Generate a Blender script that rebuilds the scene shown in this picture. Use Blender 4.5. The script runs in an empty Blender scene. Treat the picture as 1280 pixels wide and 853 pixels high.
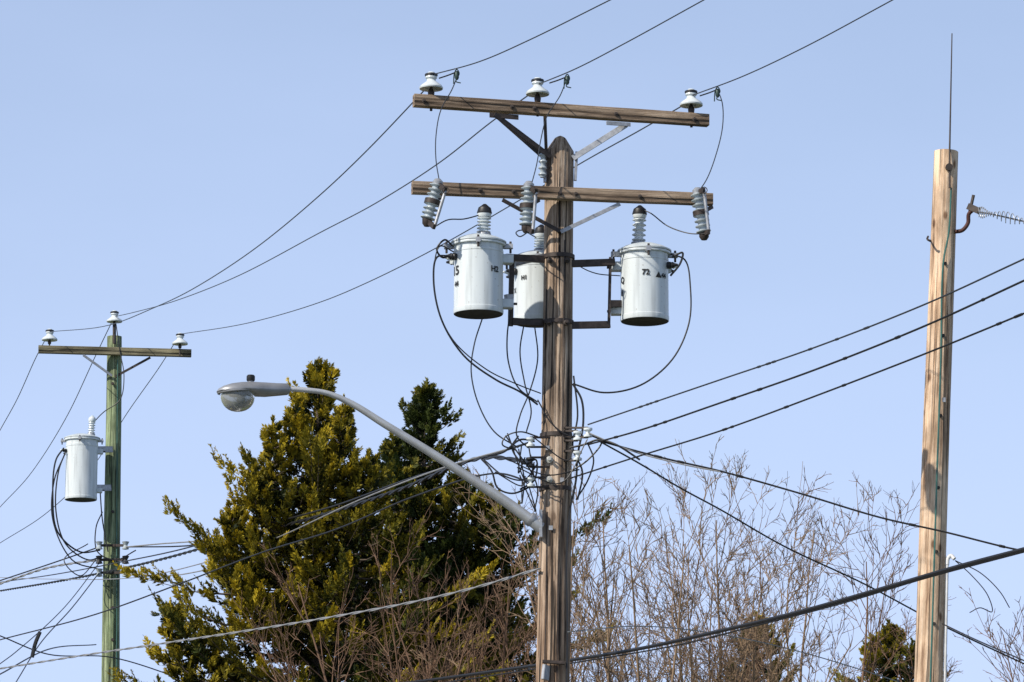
import bpy, math, random
import numpy as np
from mathutils import Vector, Matrix, noise

random.seed(7); np.random.seed(7)
scene = bpy.context.scene
col = scene.collection

# ------------------------------------------------------------------ camera
PITCH = math.radians(11.0); F = 4500.0; CAM = Vector((0, 0, 1.6))
cd = bpy.data.cameras.new("camera"); cam = bpy.data.objects.new("camera", cd); col.objects.link(cam)
cam.location = CAM; cam.rotation_euler = (math.radians(90) + PITCH, 0, 0)
cd.sensor_width = 36; cd.lens = F / 1280 * 36; cd.clip_end = 6000; cd.clip_start = 0.1
scene.camera = cam

def ray(u, v):
    a = (u - 640) / F; b = (426.5 - v) / F
    return Vector((a, math.cos(PITCH) - b * math.sin(PITCH), math.sin(PITCH) + b * math.cos(PITCH)))
def S(u, v, y):
    """surveyed bearing (u,v) at ground distance y -> world position"""
    d = ray(u, v); return CAM + d * (y / d.y)

def terrain(y):
    t = min(max((y - 42) / 35, 0), 1); t = t * t * (3 - 2 * t)
    return 2.5 * t

# ------------------------------------------------------------------ materials
def newmat(name):
    m = bpy.data.materials.new(name); m.use_nodes = True
    nt = m.node_tree; b = nt.nodes["Principled BSDF"]; return m, nt, b
def ramp(nt, stops):
    r = nt.nodes.new("ShaderNodeValToRGB"); e = r.color_ramp.elements
    while len(e) < len(stops): e.new(0.5)
    for i, (p, c) in enumerate(stops):
        e[i].position = p; e[i].color = (*c, 1)
    return r
def plain(name, c, rough=0.5, metal=0.0, var=0.15, scale=8, bump=0.0):
    m, nt, b = newmat(name)
    tc = nt.nodes.new("ShaderNodeTexCoord"); n = nt.nodes.new("ShaderNodeTexNoise")
    n.inputs["Scale"].default_value = scale; n.inputs["Detail"].default_value = 6
    nt.links.new(tc.outputs["Object"], n.inputs["Vector"])
    r = ramp(nt, [(0.3, tuple(x * (1 - var) for x in c)), (0.7, tuple(min(1, x * (1 + var)) for x in c))])
    nt.links.new(n.outputs["Fac"], r.inputs["Fac"]); nt.links.new(r.outputs["Color"], b.inputs["Base Color"])
    b.inputs["Roughness"].default_value = rough; b.inputs["Metallic"].default_value = metal
    if bump:
        bp = nt.nodes.new("ShaderNodeBump"); bp.inputs["Strength"].default_value = bump; bp.inputs["Distance"].default_value = 0.01
        nt.links.new(n.outputs["Fac"], bp.inputs["Height"]); nt.links.new(bp.outputs["Normal"], b.inputs["Normal"])
    return m
def tankpaint(name, c):
    """weathered enamel: faint vertical dirt runs below the lid and rust specks"""
    m, nt, b = newmat(name); L = nt.links.new; N = nt.nodes.new
    tc = N("ShaderNodeTexCoord"); mp = N("ShaderNodeMapping"); mp.inputs["Scale"].default_value = (16, 16, 1.2)
    n = N("ShaderNodeTexNoise"); n.inputs["Scale"].default_value = 1; n.inputs["Detail"].default_value = 5
    L(tc.outputs["Object"], mp.inputs[0]); L(mp.outputs[0], n.inputs["Vector"])
    r = ramp(nt, [(0.30, tuple(x * 0.74 for x in c)), (0.5, c), (0.75, tuple(min(1, x * 1.06) for x in c))]); L(n.outputs["Fac"], r.inputs["Fac"])
    n2 = N("ShaderNodeTexNoise"); n2.inputs["Scale"].default_value = 38; n2.inputs["Detail"].default_value = 3; L(tc.outputs["Object"], n2.inputs["Vector"])
    r2 = ramp(nt, [(0.68, (0, 0, 0)), (0.75, (1, 1, 1))]); L(n2.outputs["Fac"], r2.inputs["Fac"])
    mx = N("ShaderNodeMix"); mx.data_type = 'RGBA'; mx.inputs[7].default_value = (0.16, 0.09, 0.05, 1)
    mu = N("ShaderNodeMath"); mu.operation = 'MULTIPLY'; mu.inputs[1].default_value = 0.6; L(r2.outputs["Color"], mu.inputs[0])
    L(mu.outputs[0], mx.inputs[0]); L(r.outputs["Color"], mx.inputs[6]); L(mx.outputs[2], b.inputs["Base Color"])
    b.inputs["Roughness"].default_value = 0.32
    return m
def wood(name, dark, mid, light, axis='Z', crack=0.5, low=None, lowz=(4, 8), knots=0.0):
    m, nt, b = newmat(name)
    L = nt.links.new; N = nt.nodes.new
    tc = N("ShaderNodeTexCoord")
    def stretched(s, along, det=8, rough=0.6):
        mp = N("ShaderNodeMapping"); sc = [s, s, s]; sc['XYZ'.index(axis)] = along
        mp.inputs["Scale"].default_value = sc
        n = N("ShaderNodeTexNoise"); n.inputs["Scale"].default_value = 1; n.inputs["Detail"].default_value = det
        n.inputs["Roughness"].default_value = rough
        L(tc.outputs["Object"], mp.inputs["Vector"]); L(mp.outputs["Vector"], n.inputs["Vector"]); return n
    n1 = stretched(24, 1.1, 10, 0.68); n2 = stretched(3.5, 1.6, 6); n3 = stretched(26, 0.45, 3, 0.5)
    r = ramp(nt, [(0.36, dark), (0.47, mid), (0.61, light)])
    L(n1.outputs["Fac"], r.inputs["Fac"])
    r2 = ramp(nt, [(0.35, (0.58, 0.55, 0.53)), (0.65, (1.2, 1.18, 1.16))]); L(n2.outputs["Fac"], r2.inputs["Fac"])
    mx = N("ShaderNodeMix"); mx.data_type = 'RGBA'; mx.blend_type = 'MULTIPLY'; mx.inputs[0].default_value = 1
    L(r.outputs["Color"], mx.inputs[6]); L(r2.outputs["Color"], mx.inputs[7])
    rc = ramp(nt, [(0.37, (crack * 0.2,) * 3), (0.41, (1, 1, 1))]); L(n3.outputs["Fac"], rc.inputs["Fac"])
    mc = N("ShaderNodeMix"); mc.data_type = 'RGBA'; mc.blend_type = 'MULTIPLY'; mc.inputs[0].default_value = 1
    L(mx.outputs[2], mc.inputs[6]); L(rc.outputs["Color"], mc.inputs[7])
    out = mc.outputs[2]
    if low:
        sp = N("ShaderNodeSeparateXYZ"); L(tc.outputs["Object"], sp.inputs[0])
        ad = N("ShaderNodeMath"); ad.operation = 'MULTIPLY_ADD'; ad.inputs[1].default_value = 3.0
        L(n2.outputs["Fac"], ad.inputs[0]); L(sp.outputs[2], ad.inputs[2])
        mr = N("ShaderNodeMapRange"); mr.inputs[1].default_value = lowz[0] + 1.5; mr.inputs[2].default_value = lowz[1] + 1.5
        L(ad.outputs[0], mr.inputs[0])
        ml = N("ShaderNodeMix"); ml.data_type = 'RGBA'; ml.blend_type = 'MULTIPLY'; ml.inputs[0].default_value = 1
        rl = ramp(nt, [(0, low), (1, (1, 1, 1))]); L(mr.outputs[0], rl.inputs["Fac"])
        L(out, ml.inputs[6]); L(rl.outputs["Color"], ml.inputs[7]); out = ml.outputs[2]
    if knots:
        mp = N("ShaderNodeMapping"); mp.inputs["Scale"].default_value = (5.5, 5.5, 2.6)
        vo = N("ShaderNodeTexVoronoi"); vo.inputs["Scale"].default_value = 1
        L(tc.outputs["Object"], mp.inputs[0]); L(mp.outputs[0], vo.inputs["Vector"])
        rk = ramp(nt, [(0.08, (0.25, 0.17, 0.12)), (0.17, (1, 1, 1))]); L(vo.outputs["Distance"], rk.inputs["Fac"])
        mk = N("ShaderNodeMix"); mk.data_type = 'RGBA'; mk.blend_type = 'MULTIPLY'; mk.inputs[0].default_value = knots
        L(out, mk.inputs[6]); L(rk.outputs["Color"], mk.inputs[7]); out = mk.outputs[2]
    L(out, b.inputs["Base Color"]); b.inputs["Roughness"].default_value = 0.88
    bp = N("ShaderNodeBump"); bp.inputs["Strength"].default_value = 0.9; bp.inputs["Distance"].default_value = 0.025
    mh = N("ShaderNodeMath"); mh.operation = 'MULTIPLY'
    L(n1.outputs["Fac"], mh.inputs[0]); L(rc.outputs["Color"], mh.inputs[1]); L(mh.outputs[0], bp.inputs["Height"])
    L(bp.outputs["Normal"], b.inputs["Normal"])
    return m

M_pole = wood("weathered_pole_wood", (0.055, 0.037, 0.026), (0.32, 0.235, 0.168), (0.60, 0.49, 0.385), crack=0.5, low=(0.85, 0.70, 0.58), lowz=(4.2, 7.5), knots=0.6)
M_poleR = wood("fresh_pole_wood", (0.28, 0.17, 0.105), (0.68, 0.48, 0.32), (0.84, 0.66, 0.49), crack=1.6, knots=0.9)
M_poleL = wood("treated_green_wood", (0.05, 0.065, 0.037), (0.19, 0.25, 0.13), (0.36, 0.43, 0.26), crack=1.3, knots=0.4)
M_arm = wood("crossarm_wood", (0.04, 0.027, 0.018), (0.20, 0.142, 0.097), (0.41, 0.315, 0.23), axis='X')
M_armL = wood("crossarm_wood_green", (0.045, 0.042, 0.025), (0.16, 0.145, 0.09), (0.30, 0.27, 0.17), axis='X')
M_tank = tankpaint("tank_paint", (0.64, 0.69, 0.705))
M_lid = plain("tank_lid_paint", (0.56, 0.61, 0.63), 0.4, 0, 0.14, 9)
M_under = plain("tank_underside_painted_shade", (0.03, 0.03, 0.035), 0.8)  # near-black colour carries the shade of the recessed tank bottom
M_porc = plain("porcelain", (0.64, 0.69, 0.71), 0.15, 0, 0.12, 12)
M_porcB = plain("porcelain_grey", (0.38, 0.43, 0.46), 0.2, 0, 0.25, 14)
M_steel = plain("galvanised_steel", (0.36, 0.37, 0.39), 0.45, 0.4, 0.25, 20)
M_dsteel = plain("rusty_dark_steel", (0.05, 0.038, 0.033), 0.6, 0.3, 0.4, 20)
M_black = plain("black_rubber", (0.012, 0.012, 0.014), 0.5)
M_wire = plain("aluminium_conductor", (0.045, 0.05, 0.06), 0.5, 0.3)
M_wireg = plain("grey_conductor", (0.30, 0.30, 0.30), 0.5, 0.3)
M_green = plain("green_copper", (0.04, 0.13, 0.11), 0.6)
M_clamp = plain("bronze_clamp", (0.03, 0.055, 0.05), 0.5, 0.3)
M_lampm = plain("lamp_housing", (0.31, 0.315, 0.33), 0.4, 0.3, 0.2, 6)
M_arml = plain("lamp_arm_metal", (0.52, 0.53, 0.54), 0.45, 0.3, 0.14, 6)
M_white = plain("white_pvc", (0.68, 0.68, 0.68), 0.4)
M_bark = plain("bark", (0.10, 0.075, 0.055), 0.9, 0, 0.4, 15, 0.5)
M_twigp = plain("pale_twigs", (0.23, 0.155, 0.095), 0.85, 0, 0.45, 2)
M_twigb = plain("brown_twigs", (0.15, 0.085, 0.05), 0.85, 0, 0.45, 3)
M_text = plain("stencil_black", (0.02, 0.02, 0.02), 0.7)
M_tag = plain("tag_metal", (0.5, 0.5, 0.46), 0.4, 0.2)

m, nt, b = newmat("lamp_glass")
b.inputs["Base Color"].default_value = (0.50, 0.51, 0.49, 1); b.inputs["Roughness"].default_value = 0.12
b.inputs["Transmission Weight"].default_value = 0.6; b.inputs["IOR"].default_value = 1.3
M_glass = m

m, nt, b = newmat("foliage")
at = nt.nodes.new("ShaderNodeAttribute"); at.attribute_name = "Col"
nt.links.new(at.outputs["Color"], b.inputs["Base Color"]); b.inputs["Roughness"].default_value = 0.6
b.inputs["Specular IOR Level"].default_value = 0.25
tr = nt.nodes.new("ShaderNodeBsdfTranslucent"); nt.links.new(at.outputs["Color"], tr.inputs["Color"])
mxs = nt.nodes.new("ShaderNodeMixShader"); mxs.inputs[0].default_value = 0.2
nt.links.new(b.outputs[0], mxs.inputs[1]); nt.links.new(tr.outputs[0], mxs.inputs[2])
nt.links.new(mxs.outputs[0], nt.nodes["Material Output"].inputs["Surface"])
M_leaf = m

# ------------------------------------------------------------------ geometry helpers
def obj(name, verts, faces, mat, parent=None, smooth=True, sharp=40, mats=None, midx=None):
    me = bpy.data.meshes.new(name); me.from_pydata([tuple(v) for v in verts], [], faces); me.update()
    if mats:
        for mm in mats: me.materials.append(mm)
        me.polygons.foreach_set("material_index", midx)
    else: me.materials.append(mat)
    if smooth:
        me.polygons.foreach_set("use_smooth", [True] * len(me.polygons))
        me.set_sharp_from_angle(angle=math.radians(sharp))
    o = bpy.data.objects.new(name, me); col.objects.link(o)
    if parent: o.parent = parent
    return o
def empty(name, loc=(0, 0, 0)):
    e = bpy.data.objects.new(name, None); e.empty_display_size = 0.3; col.objects.link(e); return e

def tube_geo(pts, radii, sides, V, Fc, cap=True, jag=None):
    n = len(pts); base = len(V)
    if not hasattr(radii, '__len__'): radii = [radii] * n
    t0 = (pts[1] - pts[0]).normalized()
    ref = Vector((1, 0, 0)) if abs(t0.x) < 0.8 else Vector((0, 1, 0))
    nrm = (ref - t0 * ref.dot(t0)).normalized()
    for i in range(n):
        t = (pts[min(i + 1, n - 1)] - pts[max(i - 1, 0)])
        t = t.normalized() if t.length > 1e-9 else t0
        nrm = nrm - t * nrm.dot(t); nrm = nrm.normalized() if nrm.length > 1e-6 else t.orthogonal().normalized()
        bn = t.cross(nrm)
        for k in range(sides):
            a = 2 * math.pi * k / sides; r = radii[i]
            if jag: r *= jag(a, i)
            V.append(pts[i] + nrm * (math.cos(a) * r) + bn * (math.sin(a) * r))
    for i in range(n - 1):
        for k in range(sides):
            a = base + i * sides + k; b2 = base + i * sides + (k + 1) % sides
            Fc.append((a, b2, b2 + sides, a + sides))
    if cap:
        Fc.append(tuple(base + k for k in range(sides))[::-1]); Fc.append(tuple(base + (n - 1) * sides + k for k in range(sides)))
def tube(name, pts, radii, mat, parent=None, sides=10, jag=None, sharp=50):
    V, Fc = [], []; tube_geo([Vector(p) for p in pts], radii, sides, V, Fc, True, jag)
    return obj(name, V, Fc, mat, parent, sharp=sharp)
def smooth_pts(pts, sub=8):
    P = [Vector(p) for p in pts]
    if len(P) < 3: return [P[0].lerp(P[-1], i / sub) for i in range(sub + 1)]
    E = [P[0] * 2 - P[1]] + P + [P[-1] * 2 - P[-2]]; out = []
    for i in range(1, len(E) - 2):
        p0, p1, p2, p3 = E[i - 1:i + 3]
        def tj(a, b2, t): return t + max((a - b2).length, 1e-4) ** 0.5
        ta = 0; tb = tj(p0, p1, ta); tc_ = tj(p1, p2, tb); td = tj(p2, p3, tc_)
        for k in range(sub):
            t = tb + (tc_ - tb) * k / sub
            a1 = p0 * ((tb - t) / (tb - ta)) + p1 * ((t - ta) / (tb - ta))
            a2 = p1 * ((tc_ - t) / (tc_ - tb)) + p2 * ((t - tb) / (tc_ - tb))
            a3 = p2 * ((td - t) / (td - tc_)) + p3 * ((t - tc_) / (td - tc_))
            b1 = a1 * ((tc_ - t) / (tc_ - ta)) + a2 * ((t - ta) / (tc_ - ta))
            b2_ = a2 * ((td - t) / (td - tb)) + a3 * ((t - tb) / (td - tb))
            out.append(b1 * ((tc_ - t) / (tc_ - tb)) + b2_ * ((t - tb) / (tc_ - tb)))
    out.append(P[-1]); return out
def beam(name, A, B, w, h, mat, parent=None, bevel=0.006, up=Vector((0, 0, 1)), local=False):
    """rectangular timber/steel bar; object X axis runs along its length"""
    A = Vector(A); B = Vector(B); d = B - A; L = d.length; x = d.normalized()
    z = (up - x * up.dot(x)).normalized(); y = z.cross(x)
    n = 12; V = []; Fc = []
    for i in range(n + 1):
        xx = -L / 2 + L * i / n
        bv = bevel
        prof = [(-w/2+bv, -h/2), (w/2-bv, -h/2), (w/2, -h/2+bv), (w/2, h/2-bv), (w/2-bv, h/2), (-w/2+bv, h/2), (-w/2, h/2-bv), (-w/2, -h/2+bv)]
        for (a, c) in prof:
            j = 0.0
            if w > 0.08 and L > 2: j = 0.006 * noise.noise(Vector((xx * 1.7, a * 9, c * 9 + L)))
            V.append(Vector((xx, a + j, c + j)))
    for i in range(n):
        for k in range(8):
            a = i * 8 + k; b2 = i * 8 + (k + 1) % 8
            Fc.append((a, a + 8, b2 + 8, b2))
    Fc.append(tuple(range(8))); Fc.append(tuple(n * 8 + k for k in range(8))[::-1])
    o = obj(name, V, Fc, mat, parent, sharp=30)
    M = Matrix((x, y, z)).transposed().to_4x4(); M.translation = (A + B) / 2; o.matrix_world = M
    if parent: o.matrix_parent_inverse = Matrix(); o.matrix_local = M
    return o
def lathe(name, prof, center, mat, parent=None, sides=28, axis=None, sharp=35):
    V, Fc = [], []
    for (r, z) in prof:
        for k in range(sides):
            a = 2 * math.pi * k / sides; V.append(Vector((r * math.cos(a), r * math.sin(a), z)))
    n = len(prof)
    for i in range(n - 1):
        for k in range(sides):
            a = i * sides + k; b2 = i * sides + (k + 1) % sides
            Fc.append((a, b2, b2 + sides, a + sides))
    Fc.append(tuple(range(sides))[::-1]); Fc.append(tuple((n - 1) * sides + k for k in range(sides)))
    o = obj(name, V, Fc, mat, parent, sharp=sharp)
    q = Vector((0, 0, 1)).rotation_difference(Vector(axis).normalized()) if axis is not None else None
    M = q.to_matrix().to_4x4() if q else Matrix()
    M.translation = Vector(center); o.matrix_world = M
    return o
def ribbed(name, A, B, r0, r1, n, mat, parent, sides=20):
    A = Vector(A); B = Vector(B); L = (B - A).length; prof = [(r0, 0)]
    for i in range(n):
        z = L * (i + 0.15) / n; s = L / n
        prof += [(r0, z), (r1, z + s * 0.25), (r1 * 0.97, z + s * 0.4), (r0, z + s * 0.62)]
    prof.append((r0, L))
    return lathe(name, prof, A, mat, parent, sides, B - A, sharp=50)

def wire_pts(px, Ya, Yb, ext0=0, ext1=0, sub=10):
    """conductor hanging in one vertical plane between two supports"""
    A = S(*px[0], Ya); B = S(*px[-1], Yb)
    d = B - A; n = Vector((d.y, -d.x, 0))
    P = [A]
    for (u, v) in px[1:-1]:
        r = ray(u, v); t = n.dot(A - CAM) / n.dot(r); P.append(CAM + r * t)
    P.append(B)
    Q = smooth_pts(P, sub)
    if ext0: Q = [Q[0] + (Q[0] - Q[1]).normalized() * ext0] + Q
    if ext1: Q = Q + [Q[-1] + (Q[-1] - Q[-2]).normalized() * ext1]
    return Q
def wire(name, px, Ya, Yb, r=0.0065, mat=None, ext0=0, ext1=0, twist=0, parent=None, clips=0):
    Q = wire_pts(px, Ya, Yb, ext0, ext1)
    V, Fc = [], []
    if twist:
        D = []; step = 0.06
        for a, b2 in zip(Q[:-1], Q[1:]):
            k = max(1, int((b2 - a).length / step))
            if k > 400: k = 400
            D += [a.lerp(b2, i / k) for i in range(k)]
        D.append(Q[-1]); acc = 0
        strands = [[] for _ in range(twist)]
        for i, p in enumerate(D):
            t = (D[min(i + 1, len(D) - 1)] - D[max(i - 1, 0)]).normalized()
            s = t.cross(Vector((0, 0, 1))).normalized(); w = s.cross(t)
            if i: acc += (p - D[i - 1]).length
            for j in range(twist):
                a = acc * 2 * math.pi / 1.1 + j * 2 * math.pi / twist
                strands[j].append(p + s * math.cos(a) * r * 0.9 + w * math.sin(a) * r * 0.9)
        for st in strands: tube_geo(st, r, 5, V, Fc)
    else:
        tube_geo(Q, r, 6, V, Fc)
    if clips:
        for k in range(clips):
            i = random.randint(1, len(Q) - 3); p = Q[i].lerp(Q[i + 1], random.random()); t = (Q[i + 1] - Q[i]).normalized()
            h = random.uniform(0.02, 0.06)
            tube_geo([p - t * h, p - t * h * .7, p + t * h * .7, p + t * h], [r, r * 1.5, r * 1.5, r], 6, V, Fc)
    return obj(name, V, Fc, mat or M_wire, parent)
def loop(name, pts3, r, mat, parent):
    """slack jumper lead through surveyed (u,v,y) points"""
    return tube(name, smooth_pts([S(*p) for p in pts3], 8), r, mat, parent, sides=6)

def pin_insulator(P, s, parent, mat=M_porc):
    p = Vector(P)
    lathe("insulator_pin", [(0.014, -0.25), (0.014, 0.02)], p, M_dsteel, parent, 8)
    lathe("insulator_pin_collar", [(0.03, -0.10), (0.035, -0.06), (0.02, -0.02)], p, M_dsteel, parent, 12)
    pr = [(0.03, 0.0), (0.05, 0.0), (0.052, -0.012), (0.108, -0.02), (0.112, -0.008), (0.10, 0.012), (0.062, 0.04), (0.045, 0.055), (0.04, 0.07),
          (0.055, 0.085), (0.052, 0.10), (0.03, 0.105), (0.028, 0.115), (0.04, 0.125), (0.03, 0.14), (0.005, 0.145)]
    lathe("insulator_shed", [(r * s, z * s) for r, z in pr], p, mat, parent, 24)
    lathe("insulator_tie", [(0.035 * s, 0.098 * s), (0.06 * s, 0.105 * s), (0.06 * s, 0.122 * s), (0.04 * s, 0.13 * s)], p, M_black, parent, 12)

def cyl_text(txt, c, R, z, ang, size, parent):
    cu = bpy.data.curves.new("t", 'FONT'); cu.body = txt; cu.size = size; cu.align_x = 'CENTER'; cu.offset = 0.003
    to = bpy.data.objects.new("t", cu); col.objects.link(to)
    dg = bpy.context.evaluated_depsgraph_get(); me = bpy.data.meshes.new_from_object(to.evaluated_get(dg))
    bpy.data.objects.remove(to)
    for v in me.vertices:
        a = ang + v.co.x / R; rr = R + 0.003
        v.co = Vector((c.x + math.cos(a) * rr, c.y + math.sin(a) * rr, c.z + z + v.co.y))
    me.materials.clear(); me.materials.append(M_text)
    o = bpy.data.objects.new("stencil_number", me); col.objects.link(o); o.parent = parent

def transformer(base, R, H, lean=0.0, bush_off=(0.03, -0.02), bush_h=0.27, cap=True, texts=(), hang=(1, 0), lidlug=0.0, black=True):
    root = empty("pole_transformer"); c = Vector(base)
    pr = [(R * 0.90, 0.03), (R * 0.93, 0.0), (R * 0.985, 0.0), (R, 0.012), (R, 0.05), (R * 0.985, 0.055)]
    pr += [(R * 0.985, H * 0.86), (R * 0.985, H * 0.86), (R * 1.0, H * 0.865), (R * 1.0, H * 0.90), (R * 0.985, H * 0.905), (R * 0.985, H * 0.965),
           (R * 1.09, H * 0.97), (R * 1.10, H * 0.985), (R * 1.09, H)]
    lathe("tank", pr, c, M_tank, root, 56)
    lathe("lid", [(R * 1.075, 0), (R * 1.12, 0.004), (R * 1.12, 0.018), (R * 1.05, 0.028), (R * 0.85, 0.055), (R * 0.5, 0.085), (R * 0.2, 0.095)], c + Vector((0, 0, H + 0.002)), M_lid, root, 56)
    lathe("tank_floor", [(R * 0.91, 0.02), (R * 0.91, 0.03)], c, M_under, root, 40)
    lathe("tank_rim_painted_shade", [(R * 0.90, 0.0), (R * 0.93, -0.004), (R * 0.97, -0.004), (R * 0.98, 0.004)], c, M_under, root, 40)  # solid dark ring, shade under the rim put into its colour
    for a in (lidlug, lidlug + math.pi, lidlug + math.pi * 0.5, lidlug + math.pi * 1.5):
        d = Vector((math.cos(a), math.sin(a), 0)); p = c + d * (R * 1.08) + Vector((0, 0, H * 0.97))
        beam("lid_clamp", p - d * 0.02, p + d * 0.075, 0.05, 0.05, M_steel, root)
        lathe("clamp_bolt", [(0.012, -0.07), (0.012, 0.05)], p + d * 0.05, M_dsteel, root, 8)
    for a in (lidlug + 0.3, lidlug + math.pi - 0.3):
        d = Vector((math.cos(a), math.sin(a), 0)); p = c + d * (R * 1.0) + Vector((0, 0, H * 0.80))
        beam("lifting_lug", p, p + d * 0.05, 0.02, 0.09, M_lid, root)
    b0 = c + Vector((bush_off[0], bush_off[1], H + 0.07))
    lathe("bushing_flange", [(0.075, 0), (0.08, 0.01), (0.075, 0.035), (0.06, 0.04)], b0, M_steel, root, 20)
    ax = Vector((0.04, -0.02, 1)).normalized()
    ribbed("high_voltage_bushing", b0 + ax * 0.035, b0 + ax * (0.035 + bush_h * 0.72), 0.045, 0.072, 5, M_porc, root)
    t = b0 + ax * (0.035 + bush_h * 0.70)
    lathe("bushing_cap", [(0.045, 0), (0.062, 0.0), (0.072, 0.02), (0.07, 0.06), (0.055, 0.09), (0.03, 0.105), (0.015, 0.125)], t, M_porc, root, 20, ax)
    if cap:
        lathe("bushing_cap_cover", [(0.074, 0.035), (0.077, 0.045), (0.064, 0.095), (0.038, 0.115), (0.015, 0.135)], t, M_black, root, 20, ax)
    for a in (-1.0, 0, 1.0):
        ang = lidlug + math.pi + a * 0.45 if hang[0] > 0 else lidlug + a * 0.45
        d = Vector((math.cos(ang), math.sin(ang), 0)); p = c + d * R + Vector((0, 0, H * (0.82 - 0.03 * abs(a))))
        lathe("low_voltage_bushing", [(0.035, 0), (0.038, 0.03), (0.028, 0.04), (0.034, 0.055), (0.02, 0.075), (0.01, 0.11)], p, M_black if a else M_porc, root, 14, d)
    hd = Vector((hang[0], hang[1], 0)).normalized()
    for zz in (H * 0.80, H * 0.16):
        p = c + hd * (R * 0.95) + Vector((0, 0, zz))
        beam("hanger_bracket", p, p + hd * 0.11, 0.12, 0.09, M_lid, root)
        s = hd.cross(Vector((0, 0, 1)))
        lathe("hanger_bolt", [(0.014, -0.03), (0.014, 0.05)], p + hd * 0.10 + s * 0.03, M_dsteel, root, 8, hd)
    for (tx, ang, z, sz) in texts: cyl_text(tx, c, R, z, ang, sz, root)
    return root

def wood_pole(name, top, bottom, rt, rb, mat, parent, peak=0.0, seed=0):
    top = Vector(top); bottom = Vector(bottom); H = (top - bottom).length; n = int(H / 0.12)
    V, Fc = [], []; sides = 72
    for i in range(n + 1):
        t = i / n; z = H * t; r = rb + (rt - rb) * t
        for k in range(sides):
            a = 2 * math.pi * k / sides
            q = Vector((math.cos(a) * 2.2, math.sin(a) * 2.2, z * 0.25 + seed))
            rr = r * (1 + 0.04 * noise.noise(q) + 0.016 * noise.noise(Vector((math.cos(a) * 9, math.sin(a) * 9, z * 0.6 + seed))))
            g = noise.noise(Vector((math.cos(a) * 8, math.sin(a) * 8, z * 0.22 + seed * 3)))
            if g > 0.34: rr *= 0.94
            off = Vector((0.02 * noise.noise(Vector((seed, 0, z * 0.2))), 0, 0))
            V.append(Vector((math.cos(a) * rr, math.sin(a) * rr, z)) + off)
    for i in range(n):
        for k in range(sides):
            a = i * sides + k; b2 = i * sides + (k + 1) % sides
            Fc.append((a, b2, b2 + sides, a + sides))
    base = n * sides
    if peak:
        ring = []
        for k in range(sides):
            a = 2 * math.pi * k / sides; x = math.cos(a) * rt * 0.45; y = math.sin(a) * rt * 0.85
            ring.append(len(V)); V.append(Vector((x, y, H + peak * (1 - 0.25 * abs(x) / rt))))
        for k in range(sides): Fc.append((base + k, base + (k + 1) % sides, ring[(k + 1) % sides], ring[k]))
        Fc.append(tuple(ring))
    else: Fc.append(tuple(base + k for k in range(sides)))
    o = obj(name, V, Fc, mat, parent, sharp=45)
    q = Vector((0, 0, 1)).rotation_difference(top - bottom)
    M = q.to_matrix().to_4x4(); M.translation = bottom; o.matrix_world = M
    return o

# ------------------------------------------------------------------ main pole
def to_ground(a, b):
    g = terrain(a.y); d = b - a; return a + d * ((g - 0.3 - a.z) / d.z)
pole = empty("utility_pole")
PT = S(700, 190, 36); PB = to_ground(PT, S(691, 853, 36))
wood_pole("pole_shaft", PT, PB, 0.146, 0.19, M_pole, pole, peak=0.14, seed=1.3)
def on_pole(v): # centre of main pole at elevation of v
    t = (v - 190) / (853 - 190); return 700 - 9 * t
A1 = S(517, 126, 35.35); B1 = S(885, 151, 36.1)
beam("upper_crossarm", A1, B1, 0.10, 0.125, M_arm, pole)
A2 = S(515, 235, 35.45); B2 = S(890, 250, 36.05)
beam("lower_crossarm", A2, B2, 0.10, 0.125, M_arm, pole)
beam("lower_crossarm_rear", S(545, 237, 36.0), S(870, 249, 36.45), 0.09, 0.115, M_arm, pole)
def arm_y(u, a=(517, 35.35), b=(885, 36.1)): return a[1] + (b[1] - a[1]) * (u - a[0]) / (b[0] - a[0])
def strap(n, p, q, w=0.05, mat=M_steel, th=0.012, par=pole): beam(n, S(*p), S(*q), th, w, mat, par, bevel=0.002, up=Vector((0, 0, 1)))
strap("arm_brace", (618, 143, 35.5), (688, 196, 35.85), 0.055, M_dsteel)
strap("arm_brace", (783, 156, 35.85), (716, 198, 35.9), 0.06)
strap("arm_brace", (622, 146, 35.75), (690, 206, 36.0), 0.05, M_dsteel)
strap("arm_brace_foot", (612, 144, 35.5), (648, 147, 35.6), 0.05, M_dsteel)
strap("arm_brace_foot", (758, 154, 35.75), (788, 156, 35.85), 0.04)
strap("arm_riser", (681, 190, 35.9), (681, 228, 35.9), 0.03, M_steel, 0.05)
strap("arm_riser", (721, 190, 35.95), (719, 226, 35.95), 0.03, M_steel, 0.035)
strap("arm_riser", (681, 142, 35.8), (683, 196, 35.9), 0.03, M_dsteel, 0.03)
strap("arm_brace", (628, 250, 35.6), (699, 289, 35.78), 0.04, M_dsteel)
strap("arm_brace", (775, 255, 35.85), (701, 290, 35.78), 0.04)
lathe("through_bolt", [(0.028, 0), (0.028, 0.03), (0.014, 0.035), (0.014, 0.07)], S(700, 290, 35.85), M_dsteel, pole, 10, (0, -1, 0))
ribbed("ridge_insulator", S(678, 222, 35.85), S(679, 190, 35.85), 0.025, 0.045, 4, M_porcB, pole)
for u in (600, 642, 700, 720, 800): lathe("arm_bolt", [(0.022, 0), (0.022, 0.02), (0.01, 0.022), (0.01, 0.05)], S(u, 235 + (u - 515) * 0.04, arm_y(u, (515, 35.45), (890, 36.05)) - 0.045), M_dsteel, pole, 8, (0, -1, 0))
for u in (530, 640, 668, 770, 868): lathe("arm_bolt", [(0.022, 0), (0.022, 0.02), (0.01, 0.022), (0.01, 0.05)], S(u, 126 + (u - 517) * 0.068, arm_y(u) - 0.045), M_dsteel, pole, 8, (0, -1, 0))
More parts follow.
